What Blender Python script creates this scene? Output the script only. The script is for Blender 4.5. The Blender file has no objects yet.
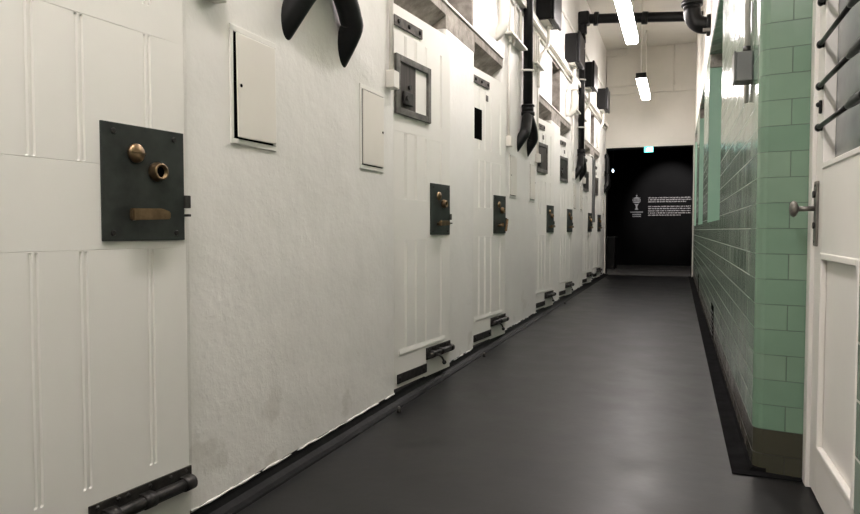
import bpy, bmesh, math, random
from mathutils import Vector, Matrix
random.seed(7)
SC = bpy.context.scene
COL = SC.collection
R = math.radians
WL, WR, CE = -1.357, .272, 4.4          # wall planes and ceiling height (metres)
YB, YE = -3.0, 13.6                      # back of the corridor, end wall

# ------------------------------------------------------------------ materials
class NT:
    def __init__(s, name):
        s.m = bpy.data.materials.new(name); s.m.use_nodes = True
        s.t = s.m.node_tree; s.b = s.t.nodes['Principled BSDF']
    def n(s, typ, **kw):
        x = s.t.nodes.new(typ)
        for k, v in kw.items():
            if k in x.inputs.keys(): x.inputs[k].default_value = v
            else: setattr(x, k, v)
        return x
    def l(s, a, b): s.t.links.new(a, b)

def paint(name, c1, c2=None, rough=.5, metal=0, nscale=6, bump=(), coat=0, spec=.5, rvar=0, stretch=None, lo=.35, hi=.65):
    """colour mottled between c1 and c2; bump = list of (noise scale, strength, distance)"""
    k = NT(name); b = k.b
    b.inputs['Roughness'].default_value = rough
    b.inputs['Metallic'].default_value = metal
    b.inputs['Coat Weight'].default_value = coat
    b.inputs['Coat Roughness'].default_value = .12
    b.inputs['Specular IOR Level'].default_value = spec
    tc = k.n('ShaderNodeTexCoord')
    vec = tc.outputs['Object']
    if stretch:
        mp = k.n('ShaderNodeMapping'); mp.inputs['Scale'].default_value = stretch
        k.l(vec, mp.inputs['Vector']); vec = mp.outputs[0]
    n = k.n('ShaderNodeTexNoise', Scale=nscale, Detail=5, Roughness=.6)
    k.l(vec, n.inputs['Vector'])
    r = k.n('ShaderNodeValToRGB')
    r.color_ramp.elements[0].position = lo; r.color_ramp.elements[1].position = hi
    r.color_ramp.elements[0].color = (*c1, 1); r.color_ramp.elements[1].color = (*(c2 or c1), 1)
    k.l(n.outputs['Fac'], r.inputs[0]); k.l(r.outputs[0], b.inputs['Base Color'])
    if rvar:
        mr = k.n('ShaderNodeMapRange'); mr.inputs['To Min'].default_value = rough - rvar; mr.inputs['To Max'].default_value = rough + rvar
        k.l(n.outputs['Fac'], mr.inputs[0]); k.l(mr.outputs[0], b.inputs['Roughness'])
    prev = None
    for sc, st, di in bump:
        nn = k.n('ShaderNodeTexNoise', Scale=sc, Detail=4, Roughness=.55)
        k.l(tc.outputs['Object'], nn.inputs['Vector'])
        bp = k.n('ShaderNodeBump', Strength=st, Distance=di)
        k.l(nn.outputs['Fac'], bp.inputs['Height'])
        if prev: k.l(prev.outputs[0], bp.inputs['Normal'])
        prev = bp
    if prev: k.l(prev.outputs[0], b.inputs['Normal'])
    return k.m

def emit(name, col, strength):
    k = NT(name); k.b.inputs['Base Color'].default_value = (*col, 1)
    k.b.inputs['Emission Color'].default_value = (*col, 1); k.b.inputs['Emission Strength'].default_value = strength
    return k.m

def tile_mat(name, ca, cb_, cm, mortar, rough, tilt, wave):
    """glazed tiles: green field, olive skirting course, white paint above the tiling"""
    k = NT(name); b = k.b
    g = k.n('ShaderNodeNewGeometry'); sp = k.n('ShaderNodeSeparateXYZ'); k.l(g.outputs['Position'], sp.inputs[0])
    ad = k.n('ShaderNodeMath', operation='ADD'); k.l(sp.outputs['X'], ad.inputs[0]); k.l(sp.outputs['Y'], ad.inputs[1])
    sh = k.n('ShaderNodeMath', operation='SUBTRACT'); k.l(ad.outputs[0], sh.inputs[0]); sh.inputs[1].default_value = .01
    zz = k.n('ShaderNodeMath', operation='SUBTRACT'); k.l(sp.outputs['Z'], zz.inputs[0]); zz.inputs[1].default_value = .073
    cb = k.n('ShaderNodeCombineXYZ'); k.l(sh.outputs[0], cb.inputs[0]); k.l(zz.outputs[0], cb.inputs[1])
    def brick(c1, c2, mo):
        br = k.n('ShaderNodeTexBrick', offset=.5); br.inputs['Scale'].default_value = 1
        br.inputs['Brick Width'].default_value = .205; br.inputs['Row Height'].default_value = .0925
        br.inputs['Mortar Size'].default_value = mortar; br.inputs['Mortar Smooth'].default_value = .25
        br.inputs['Bias'].default_value = 0
        br.inputs['Color1'].default_value = (*c1, 1); br.inputs['Color2'].default_value = (*c2, 1); br.inputs['Mortar'].default_value = (*mo, 1)
        k.l(cb.outputs[0], br.inputs['Vector']); return br
    green = brick(ca, cb_, cm)
    olive = brick((.13, .118, .098), (.15, .135, .115), (.2, .19, .17)) if 'grey' in name else brick((.052, .052, .036), (.060, .058, .040), (.03, .03, .022))
    nz = k.n('ShaderNodeTexNoise', Scale=5, Detail=4); k.l(g.outputs['Position'], nz.inputs['Vector'])
    ov = k.n('ShaderNodeMix', data_type='RGBA', blend_type='MULTIPLY'); ov.inputs[0].default_value = .35
    k.l(green.outputs['Color'], ov.inputs[6]); k.l(nz.outputs['Fac'], ov.inputs[7])
    lt = k.n('ShaderNodeMath', operation='LESS_THAN'); k.l(sp.outputs['Z'], lt.inputs[0]); lt.inputs[1].default_value = .165
    m1 = k.n('ShaderNodeMix', data_type='RGBA'); k.l(lt.outputs[0], m1.inputs[0]); k.l(ov.outputs[2], m1.inputs[6]); k.l(olive.outputs['Color'], m1.inputs[7])
    gt = k.n('ShaderNodeMath', operation='GREATER_THAN'); k.l(sp.outputs['Z'], gt.inputs[0]); gt.inputs[1].default_value = 2.7
    m2 = k.n('ShaderNodeMix', data_type='RGBA'); k.l(gt.outputs[0], m2.inputs[0]); k.l(m1.outputs[2], m2.inputs[6]); m2.inputs[7].default_value = (.72, .69, .62, 1)
    k.l(m2.outputs[2], b.inputs['Base Color'])
    rr = k.n('ShaderNodeMapRange'); k.l(gt.outputs[0], rr.inputs[0]); rr.inputs['To Min'].default_value = rough; rr.inputs['To Max'].default_value = .4
    rm = k.n('ShaderNodeMath', operation='MULTIPLY_ADD'); k.l(green.outputs['Fac'], rm.inputs[0]); rm.inputs[1].default_value = .28; k.l(rr.outputs[0], rm.inputs[2])
    k.l(rm.outputs[0], b.inputs['Roughness'])
    b1 = k.n('ShaderNodeBump', Strength=.9, Distance=.003); b1.invert = True
    k.l(green.outputs['Fac'], b1.inputs['Height'])
    def math_(op, a, v=None):
        q = k.n('ShaderNodeMath', operation=op); k.l(a, q.inputs[0])
        if isinstance(v, (int, float)): q.inputs[1].default_value = v
        elif v is not None: k.l(v, q.inputs[1])
        return q.outputs[0]
    row = math_('FLOOR', math_('DIVIDE', zz.outputs[0], .0925))
    colm = math_('FLOOR', math_('ADD', math_('DIVIDE', sh.outputs[0], .205), math_('MULTIPLY', math_('FLOORED_MODULO', row, 2.0), .5)))
    idv = k.n('ShaderNodeCombineXYZ'); k.l(colm, idv.inputs[0]); k.l(row, idv.inputs[1])
    wn = k.n('ShaderNodeTexWhiteNoise', noise_dimensions='3D'); k.l(idv.outputs[0], wn.inputs['Vector'])
    off = k.n('ShaderNodeVectorMath', operation='SUBTRACT'); k.l(wn.outputs['Color'], off.inputs[0]); off.inputs[1].default_value = (.5, .5, .5)
    scl = k.n('ShaderNodeVectorMath', operation='SCALE'); k.l(off.outputs[0], scl.inputs[0]); scl.inputs['Scale'].default_value = tilt
    nad = k.n('ShaderNodeVectorMath', operation='ADD'); k.l(g.outputs['Normal'], nad.inputs[0]); k.l(scl.outputs[0], nad.inputs[1])
    nno = k.n('ShaderNodeVectorMath', operation='NORMALIZE'); k.l(nad.outputs[0], nno.inputs[0])
    k.l(nno.outputs[0], b1.inputs['Normal'])
    mp = k.n('ShaderNodeMapping'); mp.inputs['Scale'].default_value = (6, 6, .7); k.l(g.outputs['Position'], mp.inputs['Vector'])
    n3 = k.n('ShaderNodeTexNoise', Scale=1, Detail=4); k.l(mp.outputs[0], n3.inputs['Vector'])
    b2 = k.n('ShaderNodeBump', Strength=wave, Distance=.010); k.l(n3.outputs['Fac'], b2.inputs['Height']); k.l(b1.outputs[0], b2.inputs['Normal'])
    k.l(b2.outputs[0], b.inputs['Normal'])
    return k.m

M = {}
M['plaster'] = paint('painted_plaster', (.73, .712, .675), (.78, .762, .725), rough=.42, nscale=2.5,
                     bump=((140, .13, .004), (38, .16, .010), (6, .25, .03)))
def scuff(m):
    t = m.node_tree; N = t.nodes; b = N['Principled BSDF']
    base = b.inputs['Base Color'].links[0].from_socket
    tc = N.new('ShaderNodeTexCoord'); sp = N.new('ShaderNodeSeparateXYZ'); t.links.new(tc.outputs['Object'], sp.inputs[0])
    n = N.new('ShaderNodeTexNoise'); n.inputs['Scale'].default_value = 7; n.inputs['Detail'].default_value = 6; t.links.new(tc.outputs['Object'], n.inputs['Vector'])
    a = N.new('ShaderNodeMapRange'); a.inputs[1].default_value = .60; a.inputs[2].default_value = .66; t.links.new(n.outputs['Fac'], a.inputs[0])
    z = N.new('ShaderNodeMapRange'); z.inputs[1].default_value = .45; z.inputs[2].default_value = .25; t.links.new(sp.outputs['Z'], z.inputs[0])
    q = N.new('ShaderNodeMath'); q.operation = 'MULTIPLY'; t.links.new(a.outputs[0], q.inputs[0]); t.links.new(z.outputs[0], q.inputs[1])
    mx = N.new('ShaderNodeMix'); mx.data_type = 'RGBA'; t.links.new(q.outputs[0], mx.inputs[0]); t.links.new(base, mx.inputs[6]); mx.inputs[7].default_value = (.66, .64, .595, 1)
    t.links.new(mx.outputs[2], b.inputs['Base Color'])
scuff(M['plaster'])
M['end'] = paint('cream_paint', (.54, .52, .46), (.58, .555, .495), rough=.55, nscale=2, bump=((60, .15, .004),))
M['ceil'] = paint('ceiling_paint', (.54, .52, .47), (.58, .56, .505), rough=.7, nscale=2)
M['door'] = paint('door_paint', (.745, .725, .68), (.775, .755, .71), rough=.33, nscale=3, bump=((25, .08, .004), (120, .06, .002)))
M['ivory'] = paint('ivory_hatch_paint', (.70, .665, .60), (.73, .695, .63), rough=.4, nscale=4)
M['stone'] = paint('bare_stone', (.16, .14, .122), (.40, .365, .325), rough=.85, nscale=11, bump=((45, .5, .01),), lo=.3, hi=.72)
M['floor'] = paint('floor_paint', (.0035, .0034, .0036), (.0125, .0122, .0124), rough=.39, spec=.27, nscale=3.5, rvar=.13, bump=((3, .12, .02), (70, .05, .002)))
M['floor_far'] = paint('dark_room_floor', (.11, .107, .10), (.17, .165, .155), rough=.5, nscale=3)  # paler grey carries the sheen and light falling on this floor
M['cove'] = paint('cove_paint', (.003, .003, .0032), (.007, .007, .0073), rough=.5, spec=.10, nscale=9, bump=((30, .2, .006),))
M['rubber'] = paint('black_rubber', (.008, .008, .0082), (.014, .014, .0142), rough=.9, spec=0, nscale=9)
M['black'] = paint('black_wall_paint', (.0025, .0025, .0028), (.004, .004, .0043), rough=.7, spec=.15, nscale=3)
M['iron'] = paint('black_pipe_paint', (.004, .004, .0042), (.008, .008, .0084), rough=.4, spec=.28, nscale=14, bump=((60, .12, .004),))
M['bolt'] = paint('worn_black_iron', (.012, .0115, .011), (.05, .046, .042), rough=.45, metal=.55, nscale=25, bump=((90, .2, .003),))
M['strap'] = paint('rusted_iron_strap', (.045, .04, .036), (.13, .118, .105), rough=.6, metal=.3, nscale=18, bump=((70, .3, .004),))
M['greyframe'] = paint('grey_iron_frame', (.07, .066, .06), (.17, .16, .148), rough=.5, metal=.4, nscale=14, bump=((60, .2, .003),))
M['plate'] = paint('gunmetal_plate', (.026, .030, .027), (.050, .056, .051), rough=.42, metal=.5, nscale=10, bump=((40, .1, .002),))
M['brass'] = paint('aged_brass', (.16, .108, .06), (.28, .19, .108), rough=.36, metal=.9, nscale=20)
M['brassdark'] = paint('dark_brass', (.10, .065, .035), (.22, .15, .08), rough=.42, metal=.85, nscale=25)
M['hole'] = paint('cavity_shade', (.003, .003, .003), rough=.9, spec=0)  # flat black in place of the shade inside holes and gaps
M['steel'] = paint('brushed_steel', (.34, .32, .29), (.46, .44, .40), rough=.36, metal=.9, nscale=15)
M['oldsteel'] = paint('tarnished_steel', (.16, .15, .135), (.26, .245, .22), rough=.42, metal=.7, nscale=15)
M['pvc'] = paint('white_conduit_paint', (.68, .655, .60), (.74, .715, .655), rough=.38, nscale=5)
M['bigbox'] = paint('black_plastic', (.004, .004, .004), (.007, .007, .007), rough=.4, spec=.25, nscale=6)
M['tile'] = tile_mat('grey_green_glazed_tiles', (.145, .225, .165), (.26, .34, .262), (.40, .42, .36), .0026, .17, .06, .7)
M['tilegreen'] = tile_mat('green_glazed_tiles', (.195, .318, .225), (.240, .360, .260), (.11, .16, .115), .0014, .2, .02, .3)
M['reveal'] = paint('niche_reveal_green_paint', (.27, .44, .335), (.30, .47, .36), rough=.4, nscale=3, bump=((20, .15, .006),))
M['grey'] = paint('switch_grey', (.15, .155, .15), (.18, .185, .18), rough=.4, nscale=6)
M['glass'] = paint('obscured_glass', (.20, .215, .215), (.26, .275, .275), rough=.25, nscale=5, bump=((120, .2, .002),))
M['wood'] = paint('dark_shutter_wood', (.022, .018, .015), (.06, .05, .043), rough=.6, nscale=6, stretch=(8, 8, .6))
M['lamp'] = emit('lamp_diffuser', (1.0, .925, .905), 43)
M['exit'] = emit('exit_sign_face', (.10, .62, .60), 1.8)
M['exitw'] = emit('exit_sign_white', (.75, 1.0, .95), 2.6)
M['bluelamp'] = emit('cool_lamp', (.62, .82, 1.0), 9)
M['letter'] = paint('pale_lettering', (.55, .53, .53), rough=.6)
M['lettergrey'] = paint('grey_lettering', (.42, .42, .43), rough=.6)
M['board'] = paint('grey_board', (.20, .20, .20), (.30, .30, .295), rough=.3, metal=.5, nscale=4)

# ------------------------------------------------------------------ mesh helpers
class MB:
    """collects shapes, then links them as one mesh object"""
    def __init__(s): s.bm = bmesh.new()
    def box(s, x0, x1, y0, y1, z0, z1, bev=0, seg=2):
        t = bmesh.new()
        bmesh.ops.create_cube(t, size=1, matrix=Matrix.Translation(((x0+x1)/2, (y0+y1)/2, (z0+z1)/2)) @ Matrix.Diagonal((abs(x1-x0), abs(y1-y0), abs(z1-z0), 1)))
        if bev: bmesh.ops.bevel(t, geom=list(t.edges), offset=bev, segments=seg, profile=.5, affect='EDGES')
        s._merge(t); return s
    def _merge(s, t, mat=None):
        if mat is not None: bmesh.ops.transform(t, matrix=mat, verts=t.verts)
        me = bpy.data.meshes.new('tmp'); t.to_mesh(me); t.free()
        s.bm.from_mesh(me); bpy.data.meshes.remove(me)
    def prism(s, pts, axis, a, b, bev=0):
        """closed polygon of 2-D points swept along axis ('x','y','z') from a to b"""
        t = bmesh.new()
        def P(p, h):
            if axis == 'z': return (p[0], p[1], h)
            if axis == 'y': return (p[0], h, p[1])
            return (h, p[0], p[1])
        A = [t.verts.new(P(p, a)) for p in pts]; B = [t.verts.new(P(p, b)) for p in pts]
        t.faces.new(A[::-1]); t.faces.new(B)
        for i in range(len(pts)):
            j = (i+1) % len(pts); t.faces.new((A[i], A[j], B[j], B[i]))
        bmesh.ops.recalc_face_normals(t, faces=t.faces)
        if bev: bmesh.ops.bevel(t, geom=list(t.edges), offset=bev, segments=2, profile=.5, affect='EDGES')
        s._merge(t); return s
    def tube(s, pts, r, seg=14, smooth=4):
        pts = [Vector(p) for p in pts]
        rs = r if isinstance(r, (list, tuple)) else [r]*len(pts)
        if smooth and len(pts) > 2:
            q, qr = [], []
            for i in range(len(pts)-1):
                p0, p1, p2, p3 = pts[max(i-1, 0)], pts[i], pts[i+1], pts[min(i+2, len(pts)-1)]
                for k in range(smooth):
                    t = k/smooth
                    a = (p0*(-t+2*t*t-t**3) + p1*(2-5*t*t+3*t**3) + p2*(t+4*t*t-3*t**3) + p3*(-t*t+t**3))*.5
                    q.append(a); qr.append(rs[i]*(1-t)+rs[i+1]*t)
            q.append(pts[-1]); qr.append(rs[-1]); pts, rs = q, qr
        bm = s.bm; rings = []; up = None
        for i, p in enumerate(pts):
            d = (pts[min(i+1, len(pts)-1)] - pts[max(i-1, 0)]).normalized()
            if up is None: up = d.orthogonal().normalized()
            up = (up - d*up.dot(d)).normalized(); side = d.cross(up)
            rings.append([bm.verts.new(p + (up*math.cos(2*math.pi*k/seg) + side*math.sin(2*math.pi*k/seg))*rs[i]) for k in range(seg)])
        for a, b in zip(rings, rings[1:]):
            for k in range(seg):
                f = bm.faces.new((a[k], a[(k+1) % seg], b[(k+1) % seg], b[k])); f.smooth = True
        bm.faces.new(rings[0][::-1]); bm.faces.new(rings[-1]); return s
    def cyl(s, a, b, r, r2=None, seg=20, bev=0):
        a, b = Vector(a), Vector(b); d = b-a
        t = bmesh.new()
        bmesh.ops.create_cone(t, cap_ends=True, segments=seg, radius1=r, radius2=r if r2 is None else r2, depth=d.length)
        if bev: bmesh.ops.bevel(t, geom=[e for e in t.edges if abs(e.verts[0].co.z-e.verts[1].co.z) < 1e-6], offset=bev, segments=2, affect='EDGES')
        for f in t.faces: f.smooth = len(f.verts) == 4
        s._merge(t, Matrix.Translation((a+b)/2) @ d.to_track_quat('Z', 'Y').to_matrix().to_4x4()); return s
    def ball(s, c, r, sc=(1, 1, 1), seg=16):
        t = bmesh.new(); bmesh.ops.create_uvsphere(t, u_segments=seg, v_segments=seg//2, radius=r)
        for f in t.faces: f.smooth = True
        s._merge(t, Matrix.Translation(c) @ Matrix.Diagonal((*sc, 1))); return s
    def lathe(s, prof, axis_o, axis_d, seg=24):
        """prof: list of (radius, height) spun about the axis"""
        t = bmesh.new(); rings = []
        for r, h in prof:
            rings.append([t.verts.new((r*math.cos(2*math.pi*k/seg), r*math.sin(2*math.pi*k/seg), h)) for k in range(seg)])
        for a, b in zip(rings, rings[1:]):
            for k in range(seg): t.faces.new((a[k], a[(k+1) % seg], b[(k+1) % seg], b[k])).smooth = True
        t.faces.new(rings[0][::-1]); t.faces.new(rings[-1])
        bmesh.ops.recalc_face_normals(t, faces=t.faces)
        s._merge(t, Matrix.Translation(axis_o) @ Vector(axis_d).to_track_quat('Z', 'Y').to_matrix().to_4x4()); return s
    def build(s, name, mat, parent=None, loc=None, rotz=0):
        me = bpy.data.meshes.new(name); s.bm.to_mesh(me); s.bm.free()
        me.materials.append(mat)
        o = bpy.data.objects.new(name, me); COL.objects.link(o)
        if parent: o.parent = parent
        if loc is not None: o.location = loc
        o.rotation_euler.z = rotz
        return o

def tag(o, label=None, cat=None, group=None, kind=None):
    if label: o['label'] = label
    if cat: o['category'] = cat
    if group: o['group'] = group
    if kind: o['kind'] = kind
    return o
def thing(name, label, cat, loc=(0, 0, 0), rotz=0, group=None):
    o = bpy.data.objects.new(name, None); COL.objects.link(o)
    o.location = loc; o.rotation_euler.z = rotz; o.empty_display_size = .1
    return tag(o, label, cat, group)
def struct(name, mb, mat, parent=None, label=None, cat=None):
    o = mb.build(name, mat, parent)
    return tag(o, label, cat, None, 'structure') if parent is None else o
LW = R(90)    # local frame of things on the left wall: x along the corridor, y into the wall
RW = R(-90)   # the same for the right wall (x back towards the viewer)

# ------------------------------------------------------------------ the setting
struct('floor', MB().box(-1.75, .8, YB, YE+.3, -.12, 0), M['floor'], label='dark grey painted corridor floor between the cell doors and green tiles', cat='floor')
struct('floor_far', MB().box(-4, 3.4, YE+.3, 18.1, -.12, -.001), M['floor_far'], label='floor of the black room past the corridor end, its sheen put into a paler grey', cat='floor')
struct('ceiling', MB().box(-1.75, .8, YB, YE, CE, CE+.1), M['ceil'], label='high cream ceiling above the black crossing pipe', cat='ceiling')
struct('wall_back', MB().box(-1.75, .8, YB-.1, YB, 0, CE), M['end'], label='plain wall closing the corridor behind the viewer', cat='wall')

DOORS = [.79, 3.15, 4.57, 6.82, 8.24, 10.38, 11.74]        # near edge of each door opening
DW = .80
PAIRS = [(-.63, .79), (3.15, 4.57), (6.82, 8.24), (10.38, 11.74)]
HEAD, LED = 2.14, 2.285
def rounded(y0, y1, r0, r1, xf=WL, xb=-1.62):
    """plan outline of a wall pier with rounded front corners"""
    p = [(xb, y0)]
    for k in range(5):
        a = math.pi/2*k/4; p.append((xf - r0 + r0*math.sin(a), y0 + r0 - r0*math.cos(a)))
    for k in range(5):
        a = math.pi/2*k/4; p.append((xf - r1 + r1*math.cos(a), y1 - r1 + r1*math.sin(a)))
    p.append((xb, y1)); return p
w = MB()
panels = []; cur = YB
for a, b in PAIRS:
    panels.append((cur, a, LED)); panels.append((a+DW, b, HEAD)); cur = b+DW
panels.append((cur, YE+.3, LED))
for y0, y1, zt in panels:
    w.prism(rounded(y0, y1, .022, .022), 'z', .055, zt)
    # rough plaster lip along the foot of the wall
    pts, rad = [], []; n = max(4, int((y1-y0)/.045))
    for i in range(n+1):
        pts.append((WL-.001 + random.uniform(-.002, .003), y0+.012+(y1-y0-.024)*i/n, .056+random.uniform(-.002, .003))); rad.append(random.uniform(.002, .006))
    w.tube(pts, rad, 8, 0)
# wall above the doors, opened for the high windows
WIN = [(b_lo+DW+.02, b_hi-.02) for b_lo, b_hi in PAIRS]
cur = YB
for y0, y1 in WIN:
    w.box(-1.62, WL, cur, y0, LED, CE); w.box(-1.62, WL, y0, y1, 2.86, CE); cur = y1
w.box(-1.62, WL, cur, YE+.3, LED, CE)
w.box(-1.70, -1.62, YB, YE+.3, 0, CE)
for a in [-.63] + DOORS:                                       # back of each door recess
    w.box(-1.62, -1.50, a-.02, a+DW+.02, .05, LED-.01)
struct('wall_left', w, M['plaster'], label='rough white painted masonry wall holding the row of cell doors', cat='wall')

for i, (a, b) in enumerate(PAIRS):                             # stone band over each pair of doors
    s = MB()
    s.box(-1.56, WL+.001, a+DW, b, HEAD, LED, .003)
    for d in (a, b):
        s.prism([(WL+.002, LED), (-1.56, LED), (-1.56, HEAD-.05), (-1.50, HEAD-.05), (-1.44, HEAD+.03), (-1.38, 2.205), (WL+.002, 2.222)], 'y', d, d+DW, .002)
    t = struct(f'trim_{i+1}', s, M['stone'], label=['bare grey stone lintel over the big lock plate door', 'bare grey stone lintel over the door with the framed hatch and its neighbour with the slit',
        'bare grey stone lintel behind the second forked black pipe', 'short grey stone lintel next to the dark end opening'][i], cat='lintel')
    MB().box(WL-.03, WL+.012, a, b+DW, LED, LED+.018, .004).build('ledge', M['pvc'], t)
    y0, y1 = WIN[i]
    wn = MB()
    wn.box(-1.60, WL-.004, y1-.035, y1-.001, LED+.02, 2.859).box(-1.60, WL-.004, y0+.001, y0+.02, LED+.02, 2.859).box(-1.60, WL-.02, y0+.02, y1-.035, 2.83, 2.859)
    wo = struct(f'window_{i+1}', wn, M['stone'], label=['high window opening over the door with the big lock plate', 'high grey stone window opening over the pier between framed hatch and slit doors',
        'high grey stone window opening beyond the second forked pipe', 'high stone window opening above the last two cell doors'][i], cat='window')
    sh = MB()
    for k in range(5): sh.box(-1.585+.002*(k % 2), -1.565, y0+.02+(y1-y0-.055)*k/5, y0+.02+(y1-y0-.055)*(k+1)/5-.004, LED+.02, 2.83)
    sh.build('shutter', M['wood'], wo)

# dark coved skirting, left and right
c = MB(); prof = [(-1.62, 0), (-1.302, 0), (-1.306, .006), (-1.325, .012), (-1.343, .026), (-1.352, .042), (-1.356, .060), (-1.62, .056)]
c.prism([(p[0], p[1]) for p in prof], 'y', YB, YE+.28)
struct('baseboard_left', c, M['cove'], label='black painted cove along the foot of the white wall', cat='skirting')
c = MB()
for y0, y1 in ((YB, 1.24), (2.72, YE+.28)):
    c.prism([(WR+.06, 0), (.200, 0), (.204, .004), (.240, .005), (.262, .008), (WR-.001, .020), (WR+.06, .020)], 'y', y0, y1)
c.box(.200, .44, 2.675, 2.722, 0, .006, .002)
struct('baseboard_right', c, M['rubber'], label='black painted cove along the foot of the green tiled wall', cat='skirting')

# right wall with window niches
NICHE = [(5.12, 7.25), (8.60, 10.45), (11.75, 13.2)]
NS, NH, ND = .972, 2.63, .24
w = MB(); XO = .80
def pier(y0, y1, z0, z1, r0=0.0, r1=0.0):
    p = [(XO, y0 - (.085 if y0 == 2.72 else 0)), (XO, y1)]
    if r1:
        for k in range(6):
            a = math.pi/2*k/5; p.append((WR + r1 - r1*math.sin(a), y1 - r1 + r1*math.cos(a)))
    else: p.append((WR, y1))
    if r0:
        for k in range(6):
            a = math.pi/2*k/5; p.append((WR + r0 - r0*math.cos(a), y0 + r0 - r0*math.sin(a)))
    else: p.append((WR, y0))
    w.prism(p, 'z', z0, z1)
pier(YB, 1.245, 0, CE, 0, .012)
pier(2.95, NICHE[0][0], 0, CE)
for i, (a, b) in enumerate(NICHE):
    pier(a, b, 0, NS); pier(a, b, NH, CE)
    w.box(WR+ND, XO, a, b, NS, NH)
    pier(b, NICHE[i+1][0] if i < 2 else YE+.3, 0, CE)
w.box(.49, XO, 1.245, 2.72, 0, CE); w.box(WR, XO, 1.245, 2.72, 2.25, CE)
wr_ = w; w = MB(); pier(2.72, 2.95, 0, CE, .045, 0)
struct('trim_6', w, M['tilegreen'], label='bright green tiled corner pier beside the white side door', cat='tiled pier')
w = wr_
struct('wall_right', w, M['tile'], label='glossy green tiled wall with window niches and olive bottom course', cat='wall')
for i, (a, b) in enumerate(NICHE):
    nm = ['nearest the grey switch box', 'second from the switch box', 'beside the dark end opening'][i]
    o = struct(f'window_{i+5}', MB().box(WR+.004, WR+ND-.001, b-.012, b-.0005, NS+.001, 2.50).box(WR+.004, WR+ND-.001, a+.0005, a+.012, NS+.001, 2.50), M['reveal'],
               label=f'tall niche with pale green reveal {nm}', cat='window niche')
    MB().box(WR+.002, WR+ND-.001, b-.03, b-.0005, 2.50, NH-.001, .004).box(WR+.002, WR+ND-.001, a+.0005, a+.03, 2.50, NH-.001, .004).build('lintel_end', M['stone'], o)
    f = MB(); f.box(WR+.17, WR+.235, a+.013, a+.08, NS+.002, 2.5).box(WR+.17, WR+.235, b-.08, b-.013, NS+.002, 2.5)
    f.box(WR+.17, WR+.235, a+.08, b-.08, NS+.002, NS+.07).box(WR+.17, WR+.235, a+.08, b-.08, 2.43, 2.5).box(WR+.18, WR+.23, (a+b)/2-.03, (a+b)/2+.03, NS+.07, 2.43)
    f.build('window_frame', M['reveal'], o)
    MB().box(WR+.20, WR+.21, a+.08, b-.08, NS+.07, 2.43).build('pane', M['glass'], o)

# end wall with the dark opening, black room behind
e = MB(); OL, OR_, OT = -1.345, .252, 2.50
e.box(-1.75, .8, YE, YE+.3, OT, CE); e.box(OR_, .8, YE, YE+.3, 0, OT); e.box(-1.75, OL, YE, YE+.3, 0, OT)
e.box(WL, WR, YE-.05, YE, 3.52, 3.64, .006)
struct('wall_end', e, M['end'], label='cream wall above and around the dark opening', cat='wall')
struct('trim_5', MB().box(OL, OR_, YE+.02, YE+.29, OT-.012, OT).box(OL, OL+.012, YE+.06, YE+.29, 0, OT-.012).box(OR_-.012, OR_, YE+.012, YE+.29, 0, OT-.012), M['black'], label='black lining of the end opening', cat='door lining')
k = MB(); k.box(-4, 3.4, 18.0, 18.1, 0, 3.2); k.box(-4.1, -4, YE+.3, 18.1, 0, 3.2); k.box(3.4, 3.5, YE+.3, 18.1, 0, 3.2)
k.box(-4, -1.7, YE+.28, YE+.32, 0, 3.2); k.box(.75, 3.4, YE+.28, YE+.32, 0, 3.2); k.box(-1.7, .75, YE+.28, YE+.305, OT, 3.2)
struct('wall_far', k, M['black'], label='black walls of the room seen through the end opening', cat='wall')
struct('ceiling_far', MB().box(-4, 3.4, YE+.3, 18.1, 3.2, 3.3), M['black'], label='black ceiling of the room seen through the end opening', cat='ceiling')

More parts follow.
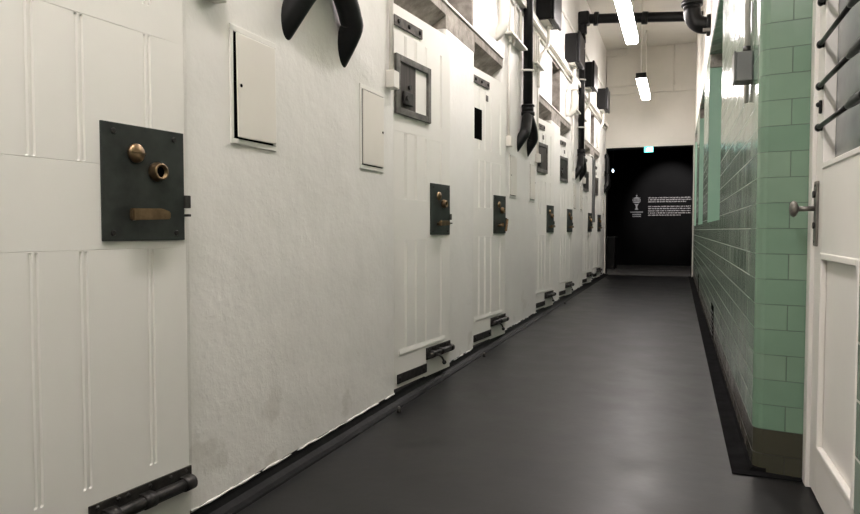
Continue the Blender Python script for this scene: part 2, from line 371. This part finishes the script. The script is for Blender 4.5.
# ------------------------------------------------------------------ cell doors
def cell_door(yo, label, hatch, lever=0, bolt_arm=True, notes=None):
    W, T, U0 = .674, .05, -.055
    d = thing('cell_door', label, 'door', (-1.39, yo+.095, 0), R(84), 'white cell doors')
    # leaf: flat boards with stopped pairs of beads and thin rail joints
    fields = [(.265, .845), (1.07, 1.415), (1.50, 1.93)]
    beads = []
    for g in (.105, .224, .349, .548): beads += [g-.0075, g+.0075]
    hl = [.85, 1.064, 1.42]
    us = {U0, W}
    for g in beads: us |= {g-.0048, g-.0014, g+.0014, g+.0048}
    zs = {.055, 2.07}
    for a, b in fields: zs |= {a-.004, a, b, b+.004}
    for h in hl: zs |= {h-.0016, h, h+.0016}
    us, zs = sorted(us), sorted(zs)
    def dep(u, z):
        q = 0
        if any(abs(u-g) < .002 for g in beads) and any(a-1e-6 <= z <= b+1e-6 for a, b in fields): q = .0052
        if any(abs(z-h) < 1e-6 for h in hl) and U0+.01 < u < W-.01: q = max(q, .0014)
        return q
    m = MB(); bm = m.bm
    gv = [[bm.verts.new((u, dep(u, z), z)) for z in zs] for u in us]
    for i in range(len(us)-1):
        for j in range(len(zs)-1): bm.faces.new((gv[i][j], gv[i+1][j], gv[i+1][j+1], gv[i][j+1]))
    m.box(U0, W, .0045, T, .055, 2.07)
    for x in (U0, W): m.box(x-.0004, x+.0004, 0, .006, .055, 2.07)
    m.box(U0, W, 0, .006, .0546, .0554); m.box(U0, W, 0, .006, 2.0696, 2.0704)
    m.build('leaf', M['door'], d)
    if hatch != 'plain':                                     # weathered rail at the foot of the panel
        MB().prism([(0, .262), (-.0035, .242), (-.0035, .233), (0, .230)], 'x', .03, .60).build('rail', M['door'], d)
    # lock plate, knob, keyhole barrel, lever
    p0, p1, z0, z1 = .400, .664, .872, 1.172
    lp = MB().box(p0, p1, -.007, 0, z0, z1, .0015).build('lock_plate', M['plate'], d)
    s = MB()
    for u, z in ((p0+.03, z0+.02), (p1-.03, z0+.02), (p0+.035, z1-.022), (p1-.035, z1-.022)): s.cyl((u, -.007, z), (u, -.0095, z), .008, .006)
    s.build('screw', M['bolt'], lp)
    kb = MB(); kb.lathe([(.0245, 0), (.0255, .006), (.021, .012), (.0, .0135)][:3] + [(.004, .0150)], (.500, -.007, 1.100), (0, -1, 0))
    ko = kb.build('knob', M['brass'], lp)
    MB().box(.479, .521, -.0232, -.020, 1.0985, 1.1015).build('slot', M['brassdark'], lp)
    MB().lathe([(.026, 0), (.026, .010), (.022, .020), (.022, .024), (.0165, .024), (.0150, .014)], (.566, -.007, 1.056), (0, -1, 0)).build('key_barrel', M['brass'], lp)
    MB().cyl((.566, -.021, 1.056), (.566, -.0225, 1.056), .0145).build('keyhole', M['hole'], lp)
    lv = MB()
    lv.cyl((.49, -.007, .935), (.49, -.04, .937), .010)
    t = bmesh.new()
    q = [(.455, -.034, .925), (.575, -.036, .929), (.575, -.036, .949), (.55, -.034, .957), (.455, -.034, .955)]
    A = [t.verts.new(v) for v in q]; B = [t.verts.new((v[0], v[1]-.016, v[2])) for v in q]
    t.faces.new(A); t.faces.new(B[::-1])
    for i in range(5): t.faces.new((A[i], B[i], B[(i+1) % 5], A[(i+1) % 5]))
    bmesh.ops.recalc_face_normals(t, faces=t.faces)
    bmesh.ops.bevel(t, geom=list(t.edges), offset=.003, segments=2, affect='EDGES')
    c0 = Matrix.Translation((.49, -.04, .94))
    lv._merge(t, c0 @ Matrix.Rotation(R(lever), 4, 'Z') @ c0.inverted())
    if lever:
        lv.prism([(.560, .890), (.578, .892), (.612, .985), (.596, .990)], 'y', -.052, -.034, .003)
    lv.build('lever', M['brass'], lp)
    MB().box(W-.012, W+.010, -.012, .012, .962, .998, .002).box(W-.006, W+.004, -.018, .0, .938, .945, .001).build('latch_bolt', M['bolt'], d)
    # sliding bolt at the foot
    b = MB().box(.348, .678, -.006, 0, .150, .219, .001)
    for u in (.37, .43, .46, .53, .60, .655): b.ball((u, -.006, .209), .006, (1, .6, 1), 10)
    bo = b.build('bolt_plate', M['bolt'], d)
    b = MB().cyl((.352, -.021, .178), (.668, -.021, .178), .0165, seg=18, bev=.003)
    b.build('bolt_bar', M['bolt'], bo)
    b = MB()
    for u in (.40, .512, .65): b.cyl((u-.018, -.021, .178), (u+.018, -.021, .178), .0205, seg=18, bev=.002).box(u-.018, u+.018, -.022, -.004, .159, .198)
    b.build('bolt_keeper', M['bolt'], bo)
    if bolt_arm:
        MB().tube([(.415, -.045, .176), (.43, -.062, .160), (.455, -.066, .130)], .006, 10).ball((.458, -.066, .124), .013).build('bolt_arm', M['bolt'], bo)
    # hinge straps
    h = MB().box(U0+.06, .352, -.006, 0, .080, .131, .0015)
    for u in (.03, .31): h.ball((u, -.006, .106), .010, (1, .7, 1), 12)
    h.build('hinge_strap', M['bolt'], d)
    h = MB().box(U0+.025, .290, -.010, 0, 1.960, 2.013, .002)
    ho = h.build('hinge_strap', M['strap'], d)
    h = MB()
    for u in (.015, .13, .255): h.cyl((u, -.010, 1.987), (u, -.019, 1.987), .013, .009, seg=8)
    h.build('strap_bolt', M['bolt'], ho)
    # viewing hatch
    if hatch in ('frame', 'shut', 'dark'):
        h0, h1, g0, g1 = -.018, .388, 1.508, 1.818
        f = MB(); f.box(h0, h0+.042, -.016, 0, g0, g1, .003).box(h1-.036, h1, -.016, 0, g0, g1, .003)
        f.box(h0+.042, h1-.036, -.0155, 0, g1-.036, g1, .003).box(h0+.042, h1-.036, -.0155, 0, g0, g0+.036, .003)
        fo = f.build('hatch_frame', M['greyframe'], d)
        ue = .208 if hatch == 'frame' else h1-.036
        MB().box(h0+.042, ue, -.008, 0, g0+.036, g1-.036).build('hatch_shutter', M['wood'] if hatch != 'dark' else M['bolt'], fo)
        if hatch == 'frame':
            MB().box(ue, h1-.036, -.0015, 0, g0+.036, g1-.036).build('hatch_opening', M['door'], fo)
        cc = MB().box(.055, .155, -.024, -.008, 1.565, 1.635, .004).cyl((.08, -.02, 1.60), (.08, -.034, 1.60), .014).cyl((.13, -.008, 1.665), (.13, -.02, 1.665), .013)
        cc.build('hatch_catch', M['bolt'], fo)
    elif hatch == 'slit':
        MB().box(.012, .156, -.0015, 0, 1.562, 1.785).build('viewing_slit', M['hole'], d)
    if hatch in ('slit', 'shut', 'dark'):
        MB().box(.235, .275, -.005, 0, 1.865, 1.91, .001).build('number_plate', M['greyframe'], d)
    return d
LAB = [('white boarded cell door whose dark square lock plate and brass lever show largest', 'plain', 0),
       ('white cell door with grey framed viewing hatch standing half open', 'frame', 0),
       ('white cell door with an unframed black viewing slit and tilted copper lever', 'slit', 28),
       ('white cell door just past the second forked pipe, shuttered grey hatch', 'shut', 0),
       ('white cell door with hatch shut, directly before the third forked pipe', 'dark', 0),
       ('white cell door between the third forked pipe and the narrow grey board', 'dark', 0),
       ('last white cell door, right beside the dark opening', 'shut', 0)]
for y, (lab, ht, lv) in zip(DOORS, LAB): cell_door(y, lab, ht, lv)

# ------------------------------------------------------------------ things on the left wall
def service_hatch(y, label, ajar=0, hole='l'):
    t = thing('service_hatch', label, 'hatch cover', (WL, y, 1.37), LW, 'white service hatch covers')
    w2, h2 = .118, .172
    f = MB().box(-w2-.012, w2+.012, -.006, .0, h2, h2+.020, .002).box(-w2-.012, w2+.012, -.006, 0, -h2-.018, -h2, .002)
    f.box(-w2-.012, -w2+.004, -.006, 0, -h2, h2, .002).box(w2-.004, w2+.012, -.006, 0, -h2, h2, .002)
    f.build('frame', M['door'], t)
    MB().box(-w2+.004, w2-.004, -.0015, 0, -h2, h2).build('recess', M['hole'], t)  # black sheet draws the shaded gap behind the cover
    pl = MB().box(-w2+.0065, w2-.0035, -.012, -.006, -h2+.004, h2-.004, .003)
    po = pl.build('cover', M['ivory'], t)
    if ajar: po.location = (.003, -.003, .001); po.rotation_euler = (0, R(-.9), R(ajar))
    u = -w2+.024 if hole == 'l' else w2-.018
    MB().cyl((u, -.0128, .0), (u, -.0142, .0), .006, seg=12).build('keyhole', M['hole'], po)
HATCH = [(1.942, 'white service hatch cover hanging ajar near the big lock plate', 1.2, 'l'), (2.878, 'white service hatch cover beneath the junction box before the framed hatch door', 0, 'r'),
         (5.74, 'white service hatch cover before the second forked pipe', 0, 'l'), (6.56, 'white service hatch cover after the second forked pipe', 0, 'r'),
         (9.45, 'white service hatch cover before the third forked pipe', 0, 'l'), (10.12, 'white service hatch cover after the third forked pipe', 0, 'r'), (13.25, 'white service hatch cover beyond the last cell door', 0, 'l')]
for a in HATCH: service_hatch(*a)

def forked_pipe(y, label, top, cross=False, xo=-1.305, turn=False, b=.045, sp=1.0):
    t = thing('forked_pipe', label, 'pipe', (xo, y, 0))
    r, rb = .0435, .048
    pts = [(0, 0, 1.98), (0, 0, top)]
    if turn: pts = [(0, 0, 1.98), (0, 0, top-.12), (-.01, 0, top-.05), (-.05, 0, top)]
    MB().tube(pts, r, 20, 4 if turn else 0).build('stack_pipe', M['iron'], t)
    for z0, z1, q in ((1.945, 1.98, .020), (1.98, 2.03, .010), (2.025, 2.045, .018)):
        MB().cyl((0, 0, z0), (0, 0, z1), r+min(q, .0505-.0435+.012 if q > .012 else q), seg=24, bev=.003).build('collar', M['iron'], t)
    for sgn in (-1, 1):
        MB().tube([(0, sgn*.015, 1.95), (.003, sgn*.055*sp+b/3, 1.915), (.004, sgn*.12*sp+b, 1.855), (.004, sgn*.17*sp+b, 1.79), (-.012, sgn*.20*sp+b, 1.74), (-.12, sgn*.22*sp+b, 1.585)], [r, rb*.98, rb, rb, rb, rb], 20, 5).build('branch_pipe', M['iron'], t)
    for z in (2.35, 3.02, 3.45):
        if z < top-.1: MB().tube([(WL-xo+.004, -r-.006, z), (0, -r-.006, z), (r+.006, 0, z), (0, r+.006, z), (WL-xo+.004, r+.006, z)], .010, 10, 3).build('pipe_clamp', M['pvc'], t)
    if cross:
        zc = top
        MB().tube([(0, 0, zc-.2), (0, 0, zc-.03), (.03, 0, zc), (.12, 0, zc), (WR-xo-.002, 0, zc-.12)], .066, 20, 4).build('crossing_pipe', M['iron'], t)
        MB().box(-.050, .10, -.085, .085, zc-.08, zc+.10, .02).build('joint', M['iron'], t)
        for a, b, q in (((0, 0, zc-.33), (0, 0, zc-.24), .051), ((.16, 0, zc-.003), (.22, 0, zc-.009), .095), ((.52, 0, zc-.036), (.58, 0, zc-.041), .09), ((.80, 0, zc-.062), (.88, 0, zc-.070), .085)):
            MB().cyl(a, b, q, seg=24, bev=.005).build('joint', M['iron'], t)
    return t
forked_pipe(2.36, 'black forked pipe, only its two thick mitred legs showing above the ajar hatch', CE, b=.02, sp=1.03)
forked_pipe(6.11, 'black forked pipe dropping between the slit door and the next shuttered door', CE)
forked_pipe(9.72, 'black forked pipe whose top crosses the corridor below the ceiling', 3.86, True)
forked_pipe(13.48, 'last black forked pipe, at the edge of the dark opening', 2.36, turn=True, sp=.55)

ELB = thing('elbow_pipe', 'thick black elbow pipe turning into the green tiled wall', 'pipe', (.10, 7.2, 2.91))
MB().tube([(0, 0, CE-2.91), (0, 0, .30), (0, 0, .17), (.02, 0, .07), (.075, 0, .015), (.14, 0, 0), (.19, 0, 0)], .082, 24, 5).build('bend', M['iron'], ELB)
for a, b, q in (((.135, 0, 0), (.171, 0, 0), .105), ((0, 0, .20), (0, 0, .25), .102), ((0, 0, .36), (0, 0, .41), .100)):
    MB().cyl(a, b, q, seg=28, bev=.005).build('collar', M['iron'], ELB)
MB().box(.10, .17, -.112, -.09, -.085, -.055, .003).build('clip', M['oldsteel'], ELB)

def black_box(y, label):
    t = thing('wall_box', label, 'junction box', (WL, y, 2.99), LW, 'black boxes high on the cell wall')
    MB().box(0, .42, -.155, 0, .0, .36, .012).build('body', M['bigbox'], t)
    MB().box(-.012, .432, -.188, -.155, -.012, .372, .010).build('lid', M['bigbox'], t)
    MB().cyl((.22, -.09, -.045), (.22, -.09, .0), .028, .034, seg=18).box(.02, .30, -.12, -.04, -.016, 0, .004).build('gland', M['pvc'], t)
    MB().tube([(.22, -.09, -.04), (.22, -.09, -.16), (.17, -.08, -.24), (.08, -.04, -.34), (.05, -.022, -.44), (.05, -.022, -.66)], .018, 14, 5).build('cable_drop', M['pvc'], t)
for y, l in ((4.80, 'black box above the slit door, out at the picture top'), (6.70, 'black box directly past the second forked pipe, cut by the picture top'), (8.52, 'black box just before the riser of the crossing pipe'),
             (10.05, 'black box just behind the crossing pipe riser'), (12.0, 'black box closest to the end wall')):
    if y > 5: black_box(y, l)

for k, (y0, y1) in enumerate(((2.42, 6.05), (6.17, 9.66), (9.78, YE-.001))):
    lab = ['before the second forked pipe', 'between the second forked pipe and the crossing pipe', 'from the crossing pipe to the end wall'][k]
    tr = thing('cable_trunking', 'white cable trunking run '+lab, 'trunking', (WL, y0, 2.93), LW, 'white cable trunking runs')
    MB().box(0, y1-y0, -.045, 0, -.03, .03, .003).build('channel', M['pvc'], tr)
    MB().box(0, y1-y0, -.050, -.045, -.034, .034, .002).build('cover', M['pvc'], tr)
    y1 = min(y1, YE-.08)
    tag(MB().tube([(WL+.016, y0, 3.55), (WL+.016, y1, 3.55)], .014, 10, 0).build('wall_conduit', M['pvc']), 'thin upper white conduit '+lab, 'conduit', 'conduits above the boxes')
    tag(MB().tube([(WL+.014, y0, 2.84), (WL+.014, y1, 2.84)], .012, 10, 0).build('wall_conduit', M['pvc']), 'thin white conduit under the trunking '+lab, 'conduit', 'conduits below the trunking')

def jbox(y, z, label, wide=.07):
    t = thing('socket_box', label, 'junction box', (WL, y, z), LW, 'small white junction boxes with conduit')
    MB().box(-wide/2, wide/2, -.045, 0, 0, .085, .004).build('body', M['pvc'], t)
    MB().box(wide/2, wide/2+.004, -.038, -.01, .01, .07, .001).box(wide/2-.002, wide/2+.006, -.03, -.02, .02, .03).build('terminal', M['greyframe'], t)
    MB().tube([(0, -.016, .085), (0, -.016, 2.44-z)], .012, 10, 0).build('conduit', M['pvc'], t)
jbox(1.695, 1.600, 'white junction box bottom at the picture top, above the ajar service hatch', .11)
jbox(3.075, 1.60, 'white junction box with conduit beside the framed viewing hatch')
jbox(5.53, 1.60, 'white junction box hanging on a conduit past the slit door')
jbox(6.75, 1.58, 'white junction box with conduit between second forked pipe and shuttered door')
jbox(9.16, 1.60, 'white junction box with conduit before the third forked pipe')
jbox(10.30, 1.60, 'white junction box with conduit after the third forked pipe')

def tray(y0, y1, label):
    t = thing('cable_tray', label, 'cable tray', (WL, y0, 2.50), LW, 'short white cable trays')
    MB().box(0, y1-y0, -.075, 0, 0, .018, .003).box(0, y1-y0, -.012, 0, .018, .05, .003).build('shelf', M['pvc'], t)
    n = 3
    for k in range(n):
        u = .08+(y1-y0-.16)*k/(n-1)
        MB().tube([(u, -.03, .018), (u, -.03, .20), (u, -.028, .32)], .011, 10, 0).build('conduit', M['pvc'], t)
    for k in range(2):
        u = .08+.12*k; MB().cyl((u, -.035, 0), (u, -.035, -.05), .017, .012, seg=12).build('gland', M['pvc'], t)
tray(5.40, 5.98, 'white cable tray between the plastic bend and the second forked pipe')
tray(6.42, 6.80, 'white cable tray right behind the second forked pipe')
tray(9.10, 9.50, 'white cable tray before the third forked pipe')
tray(9.82, 10.18, 'white cable tray right behind the third forked pipe')

for y, l in ((5.16, 'fat white plastic pipe bending into the wall over the slit door'), (8.96, 'fat white plastic pipe over the cell door before the third forked pipe')):
    t = thing('waste_pipe', l, 'pipe', (WL, y, 2.42), LW)
    MB().tube([(0, -.06, .455), (0, -.06, .30), (0, -.06, .14), (.01, -.045, .06), (.02, .0, .01), (.02, .05, -.01)], .042, 18, 5).build('bend', M['pvc'], t)
    MB().cyl((0, -.06, .30), (0, -.06, .335), .049, seg=20, bev=.003).build('clip', M['pvc'], t)

for i, (y, z0, z1, l) in enumerate(((11.24, 1.03, 2.10, 'narrow grey board hung on the pier before the last cell door'),)):
    t = thing('notice_board', l, 'board', (WL, y, z0), LW)
    MB().box(0, .36, -.030, 0, 0, z1-z0, .002).build('panel', M['board'], t)
    MB().box(-.014, 0, -.036, 0, 0, z1-z0).box(.36, .374, -.036, 0, 0, z1-z0).build('edge', M['greyframe'], t)

for y, l in ((3.02, 'small black floor stop beside the framed hatch door'), (4.57, 'small black floor stop beside the slit door'), (8.20, 'small black floor stop beside the door before the third forked pipe')):
    t = thing('door_stop', l, 'door stop', (-1.28, y, 0))
    MB().cyl((0, 0, 0), (0, 0, .022), .011, seg=14).build('base', M['bolt'], t)
    MB().cyl((0, 0, .022), (0, 0, .030), .005, seg=10).build('pin', M['oldsteel'], t)

# ------------------------------------------------------------------ battens
def batten(y0, y1, label):
    t = thing('batten_light', label, 'ceiling light', (-.565, y0, 3.22), 0, 'white batten lights')
    L = y1-y0
    MB().box(-.074, .074, 0, L, .040, .085, .006).build('body', M['bigbox'], t)
    MB().prism([(-.071, .040), (-.071, -.004), (-.052, -.022), (.052, -.022), (.071, -.004), (.071, .040)], 'y', .016, L-.014).build('diffuser', M['lamp'], t)
    for u in (-.006, L-.016): MB().box(-.077, .077, u, u+.022, .006, .088, .003).build('end_cap', M['bigbox'], t)
    for u in (.05, L-.05): MB().cyl((0, u, .085), (0, u, CE-3.22), .009, seg=10).build('hanger', M['pvc'], t)
batten(10.85, 12.55, 'white batten light closest to the end wall')
batten(7.0, 8.75, 'long white batten light cut by the top of the picture')
batten(3.2, 4.9, 'white batten light overhead, above the picture')
batten(-1.3, 1.3, 'white batten light behind the viewer')  # unseen batten, lengthened to brighten the near wall

# ------------------------------------------------------------------ end wall things
t = thing('access_panel', 'cream square access panel on the end wall', 'panel', (-1.32, YE, 3.68))
MB().box(.0, .66, -.03, 0, 0, .56, .004).build('cover', M['end'], t)
MB().box(.02, .64, -.036, -.03, .02, .54, .003).build('face', M['end'], t)
tag(MB().tube([(-.107, YE-.012, CE), (-.107, YE-.012, 3.66)], .010, 8, 0).tube([(-.107, YE-.062, 3.64), (-.107, YE-.062, 3.50)], .010, 8, 0).build('wall_conduit', M['end']), 'thin conduit down the end wall near the tiled wall', 'conduit')
tag(MB().tube([(-1.33, YE-.02, 3.3), (-1.33, YE-.02, 4.20), (-1.30, YE-.02, 4.26), (-.98, YE-.02, 4.30), (-.96, YE-.02, 4.36), (-.96, YE-.02, CE)], .016, 10, 3).build('bent_conduit', M['end']), 'cream conduit bending round the access panel on the end wall', 'conduit')

ex = thing('exit_sign', 'glowing green running man exit sign over the dark opening', 'sign', (-.548, YE-.035, 2.385))
MB().box(-.088, .088, 0, .033, 0, .115, .004).build('housing', M['bigbox'], ex)
MB().box(-.083, .083, -.003, .0, .005, .110).build('face', M['exit'], ex)
p = MB(); yf0, yf1 = -.006, -.003
def q2(pts): p.prism(pts, 'y', yf0, yf1)
q2([(.025, .015), (.072, .015), (.072, .1), (.025, .1)])                       # doorway
p.cyl((-.012, -.003, .088), (-.012, -.006, .088), .009, seg=12)                # running figure
q2([(-.028, .078), (-.006, .080), (-.012, .050), (-.030, .050)])
q2([(-.014, .052), (.006, .036), (.002, .018), (-.006, .018), (-.004, .034), (-.024, .048)])
q2([(-.030, .052), (-.034, .034), (-.052, .026), (-.050, .018), (-.026, .026), (-.018, .050)])
q2([(-.008, .078), (.014, .062), (.010, .056), (-.010, .066)]); q2([(-.028, .078), (-.048, .064), (-.044, .058), (-.024, .068)])
p.build('running_man', M['exitw'], ex)

# ------------------------------------------------------------------ black room
XT, YT = 0, 17.998
tx = thing('wall_text', 'two paragraphs of small pale lettering on the black far wall', 'wall text', (-.72, YT, 1.25))
def text_row(z, L, mat, h):
    m = MB(); u = 0
    while u < L:
        wl = random.choice((.03, .045, .06, .075, .09)); wl = min(wl, L-u)
        n = max(1, int(wl/.011))
        for k in range(n):
            hh = h*random.choice((.72, .72, 1.0, .8)); m.box(u+k*.011, u+k*.011+.0085, -.003, 0, z, z+hh)
        u += wl+.010
    return m.build('text_line', mat, tx)
for z, L in ((.455, 1.02), (.405, 1.02), (.355, .92), (.235, 1.02), (.180, 1.02), (.125, 1.02), (.070, 1.02), (.015, .78)): text_row(z, L, M['letter'], .030)
em = thing('wall_emblem', 'pale goblet shaped emblem with tiny captions on the black far wall', 'emblem', (-1.005, YT, 1.25))
p = MB()
def q3(pts): p.prism(pts, 'y', -.003, 0)
q3([(0, .56), (-.02, .525), (0, .50), (.02, .525)])
q3([(-.10, .47), (-.06, .475), (0, .50), (.06, .475), (.10, .47), (.06, .452), (-.06, .452)])
for k in range(6): p.box(-.10+.034*k, -.10+.034*k+.022, -.003, 0, .395, .44)
q3([(-.10, .38), (.10, .38), (.06, .345), (-.06, .345)])
q3([(-.055, .33), (-.02, .265), (-.018, .22), (-.04, .17), (.04, .17), (.018, .22), (.02, .265), (.055, .33), (.02, .315), (-.02, .315)])
p.build('goblet', M['lettergrey'], em)
for z, L in ((.095, .30), (.035, .20), (-.015, .20)):
    m = MB(); u = -L/2
    while u < L/2: m.box(u, u+.017, -.003, 0, z, z+.028); u += .024
    m.build('caption', M['lettergrey'], em)

pl = thing('display_plinth', 'dark waist-high plinth inside the black room', 'plinth', (-1.60, 16.2, 0))
MB().box(-.24, .24, -.24, .24, 0, .72, .006).build('body', M['bigbox'], pl)
MB().box(-.255, .255, -.255, .255, .72, .745, .004).build('top', M['plate'], pl)
sl = thing('picture_light', 'tiny cool white lamp glowing in the dark opening', 'lamp', (-1.36, 15.3, 2.27))
MB().cyl((0, .02, .0), (0, .02, 3.2-2.27), .012, seg=10).build('stem', M['bigbox'], sl)
MB().cyl((0, .02, .0), (0, .0, -.06), .035, seg=16).build('shade', M['bigbox'], sl)
MB().ball((0, -.012, -.065), .030, (.6, .8, 1.5)).build('bulb', M['bluelamp'], sl)
sp = thing('spotlight', 'small black spotlight aimed at the lettered wall, behind the header', 'spotlight', (.0, 15.9, 3.0))
MB().cyl((0, 0, .2), (0, 0, .04), .012, seg=10).build('stem', M['bigbox'], sp)
MB().cyl((0, -.06, .06), (0, .07, -.03), .045, .055, seg=18).build('can', M['bigbox'], sp)

# ------------------------------------------------------------------ things on the right wall
s = thing('switch_box', 'grey switch box under a conduit on the tiled wall', 'switch box', (WR, 3.03, 1.495), RW)
MB().box(-.048, .048, -.062, 0, .003, .122, .005).build('body', M['grey'], s)
MB().box(-.051, .051, -.070, -.062, .0, .125, .003).build('lid', M['grey'], s)
MB().cyl((0, -.020, .118), (0, -.020, .150), .017, .014, seg=16).build('gland', M['bolt'], s)
MB().tube([(-.0, -.018, .148), (0, -.018, 1.6)], .0115, 12, 0).build('conduit', M['pvc'], s)
MB().tube([(-.052, -.012, .03), (-.070, -.012, .03), (-.08, -.012, .05), (-.08, -.012, 1.6)], .009, 12, 4).build('conduit', M['pvc'], s)
for y, l in ((5.88, 'dark floor level vent slot in the tiled wall, nearer one'), (9.85, 'dark floor level vent slot in the tiled wall, farther one')):
    v = thing('wall_vent', l, 'vent', (WR, y, .045), RW)
    MB().box(-.17, .17, -.003, 0, 0, .25).build('opening', M['hole'], v)
    m = MB()
    for k in range(6): m.box(-.16, .16, -.007, -.003, .015+.035*k, .023+.035*k)
    m.build('louver', M['bolt'], v)

# glazed side door with protection bars
XD = .442
df = struct('door_1', MB().box(XD-.012, .489, 2.628, 2.690, 0, 2.249, .003).box(XD-.012, .489, 1.246, 1.30, 0, 2.249, .003).box(XD-.012, .489, 1.30, 2.628, 2.19, 2.249, .003), M['door'],
            label='white door frame set in the tiled wall recess', cat='door frame')
d = thing('side_door', 'white panelled side door with black bars across its glass', 'door', (XD, 2.625, 0), RW)
# local: x from the lock edge towards the hinge edge (towards the viewer), y into the wall
W = 1.33; g0, g1 = .115, .62
m = MB()
m.box(0, g0, 0, .042, .01, 2.185, .003).box(g1, W, 0, .042, .01, 2.185, .003)
m.box(g0, g1, .0004, .0416, .825, 1.10).box(g0, g1, .0004, .0416, .01, .165).box(g0, g1, .0004, .0416, 2.05, 2.185)
m.build('leaf', M['door'], d)
MB().box(g0-.002, g1+.002, .014, .030, .163, .827).build('lower_panel', M['door'], d)
m = MB()
for a, b in ((.165, .825),):
    m.prism([(a, 0), (a+.012, -.006), (a+.028, .004), (a+.034, .014), (a, .014)][::1], 'x', 0, .01) if False else None
    m.box(g0, g0+.022, -.005, .014, a, b, .004).box(g1-.022, g1, -.005, .014, a, b, .004).box(g0+.022, g1-.022, -.005, .014, a, a+.022, .004).box(g0+.022, g1-.022, -.005, .014, b-.022, b, .004)
m.build('moulding', M['door'], d)
MB().box(g0-.002, g1+.002, .032, .036, 1.098, 2.052).build('glass_pane', M['glass'], d)
MB().box(g0, g0+.012, -.003, .032, 1.10, 2.05, .003).box(g1-.012, g1, -.003, .032, 1.10, 2.05, .003).box(g0+.012, g1-.012, -.004, .032, 1.10, 1.118, .003).build('glazing_bead', M['door'], d)
for z in (1.238, 1.373, 1.510, 1.648, 1.785):
    b = MB().tube([(.085, -.012, z), (.54, -.012, z)], .0075, 12, 0)
    b.cyl((.088, 0, z), (.088, -.012, z), .011, seg=12).ball((.088, -.012, z), .0135, (1.4, .8, 1))
    b.tube([(.50, -.012, z), (.56, -.012, z+.001), (.61, -.012, z+.001), (.69, -.012, z+.001)], [.0085, .013, .0135, .013], 12, 3)
    b.cyl((.66, 0, z), (.66, -.012, z), .012, seg=12)
    b.build('glass_bar', M['iron'], d)
MB().box(.070, .082, -.010, 0, 1.285, 1.330, .004).ball((.076, -.010, 1.315), .009).build('hook', M['iron'], d)
ep = MB().box(.020, .062, -.009, 0, .845, 1.065, .003).build('handle_plate', M['oldsteel'], d)
MB().cyl((.041, -.009, .972), (.041, -.060, .972), .0085, seg=14).lathe([(.010, 0), (.024, .006), (.029, .014), (.024, .022), (.010, .027)], (.041, -.058, .972), (0, -1, 0)).build('door_knob', M['oldsteel'], ep)
MB().cyl((.041, -.009, 1.02), (.041, -.016, 1.02), .012, seg=14).cyl((.041, -.009, .915), (.041, -.014, .915), .011, seg=14).build('key_escutcheon', M['bolt'], ep)
MB().cyl((.041, -.009, .86), (.041, -.011, .86), .004, seg=8).cyl((.041, -.009, 1.05), (.041, -.011, 1.05), .004, seg=8).build('screw', M['bolt'], ep)

# ------------------------------------------------------------------ light, camera, view
wd = bpy.data.worlds.new('world'); SC.world = wd; wd.use_nodes = True
wd.node_tree.nodes['Background'].inputs[0].default_value = (.02, .02, .02, 1)
L = bpy.data.lights.new('spot_beam', 'SPOT'); L.energy = 150; L.spot_size = R(50); L.spot_blend = .7; L.shadow_soft_size = .03; L.color = (1, .95, .93)
lo = bpy.data.objects.new('spot_beam', L); COL.objects.link(lo); lo.location = (.0, 16.0, 2.95)
lo.rotation_euler = (Vector((-.22, 18, 1.66)) - lo.location).to_track_quat('-Z', 'Y').to_euler()

cam = bpy.data.cameras.new('camera'); co = bpy.data.objects.new('camera', cam); COL.objects.link(co)
co.location = (0, 0, .9); co.rotation_euler = (R(90-2.308), 0, R(20.297))
cam.sensor_width = 36; cam.lens = 670/860*36; cam.clip_start = .02; cam.clip_end = 60
SC.camera = co
vs = SC.view_settings
SC.display_settings.display_device = 'sRGB'
vs.view_transform = 'Standard'; vs.look = 'None'; vs.exposure = .61; vs.gamma = 1; vs.use_curve_mapping = False
SC.cycles.use_denoising = True
SC.cycles.max_bounces = 10; SC.cycles.diffuse_bounces = 6
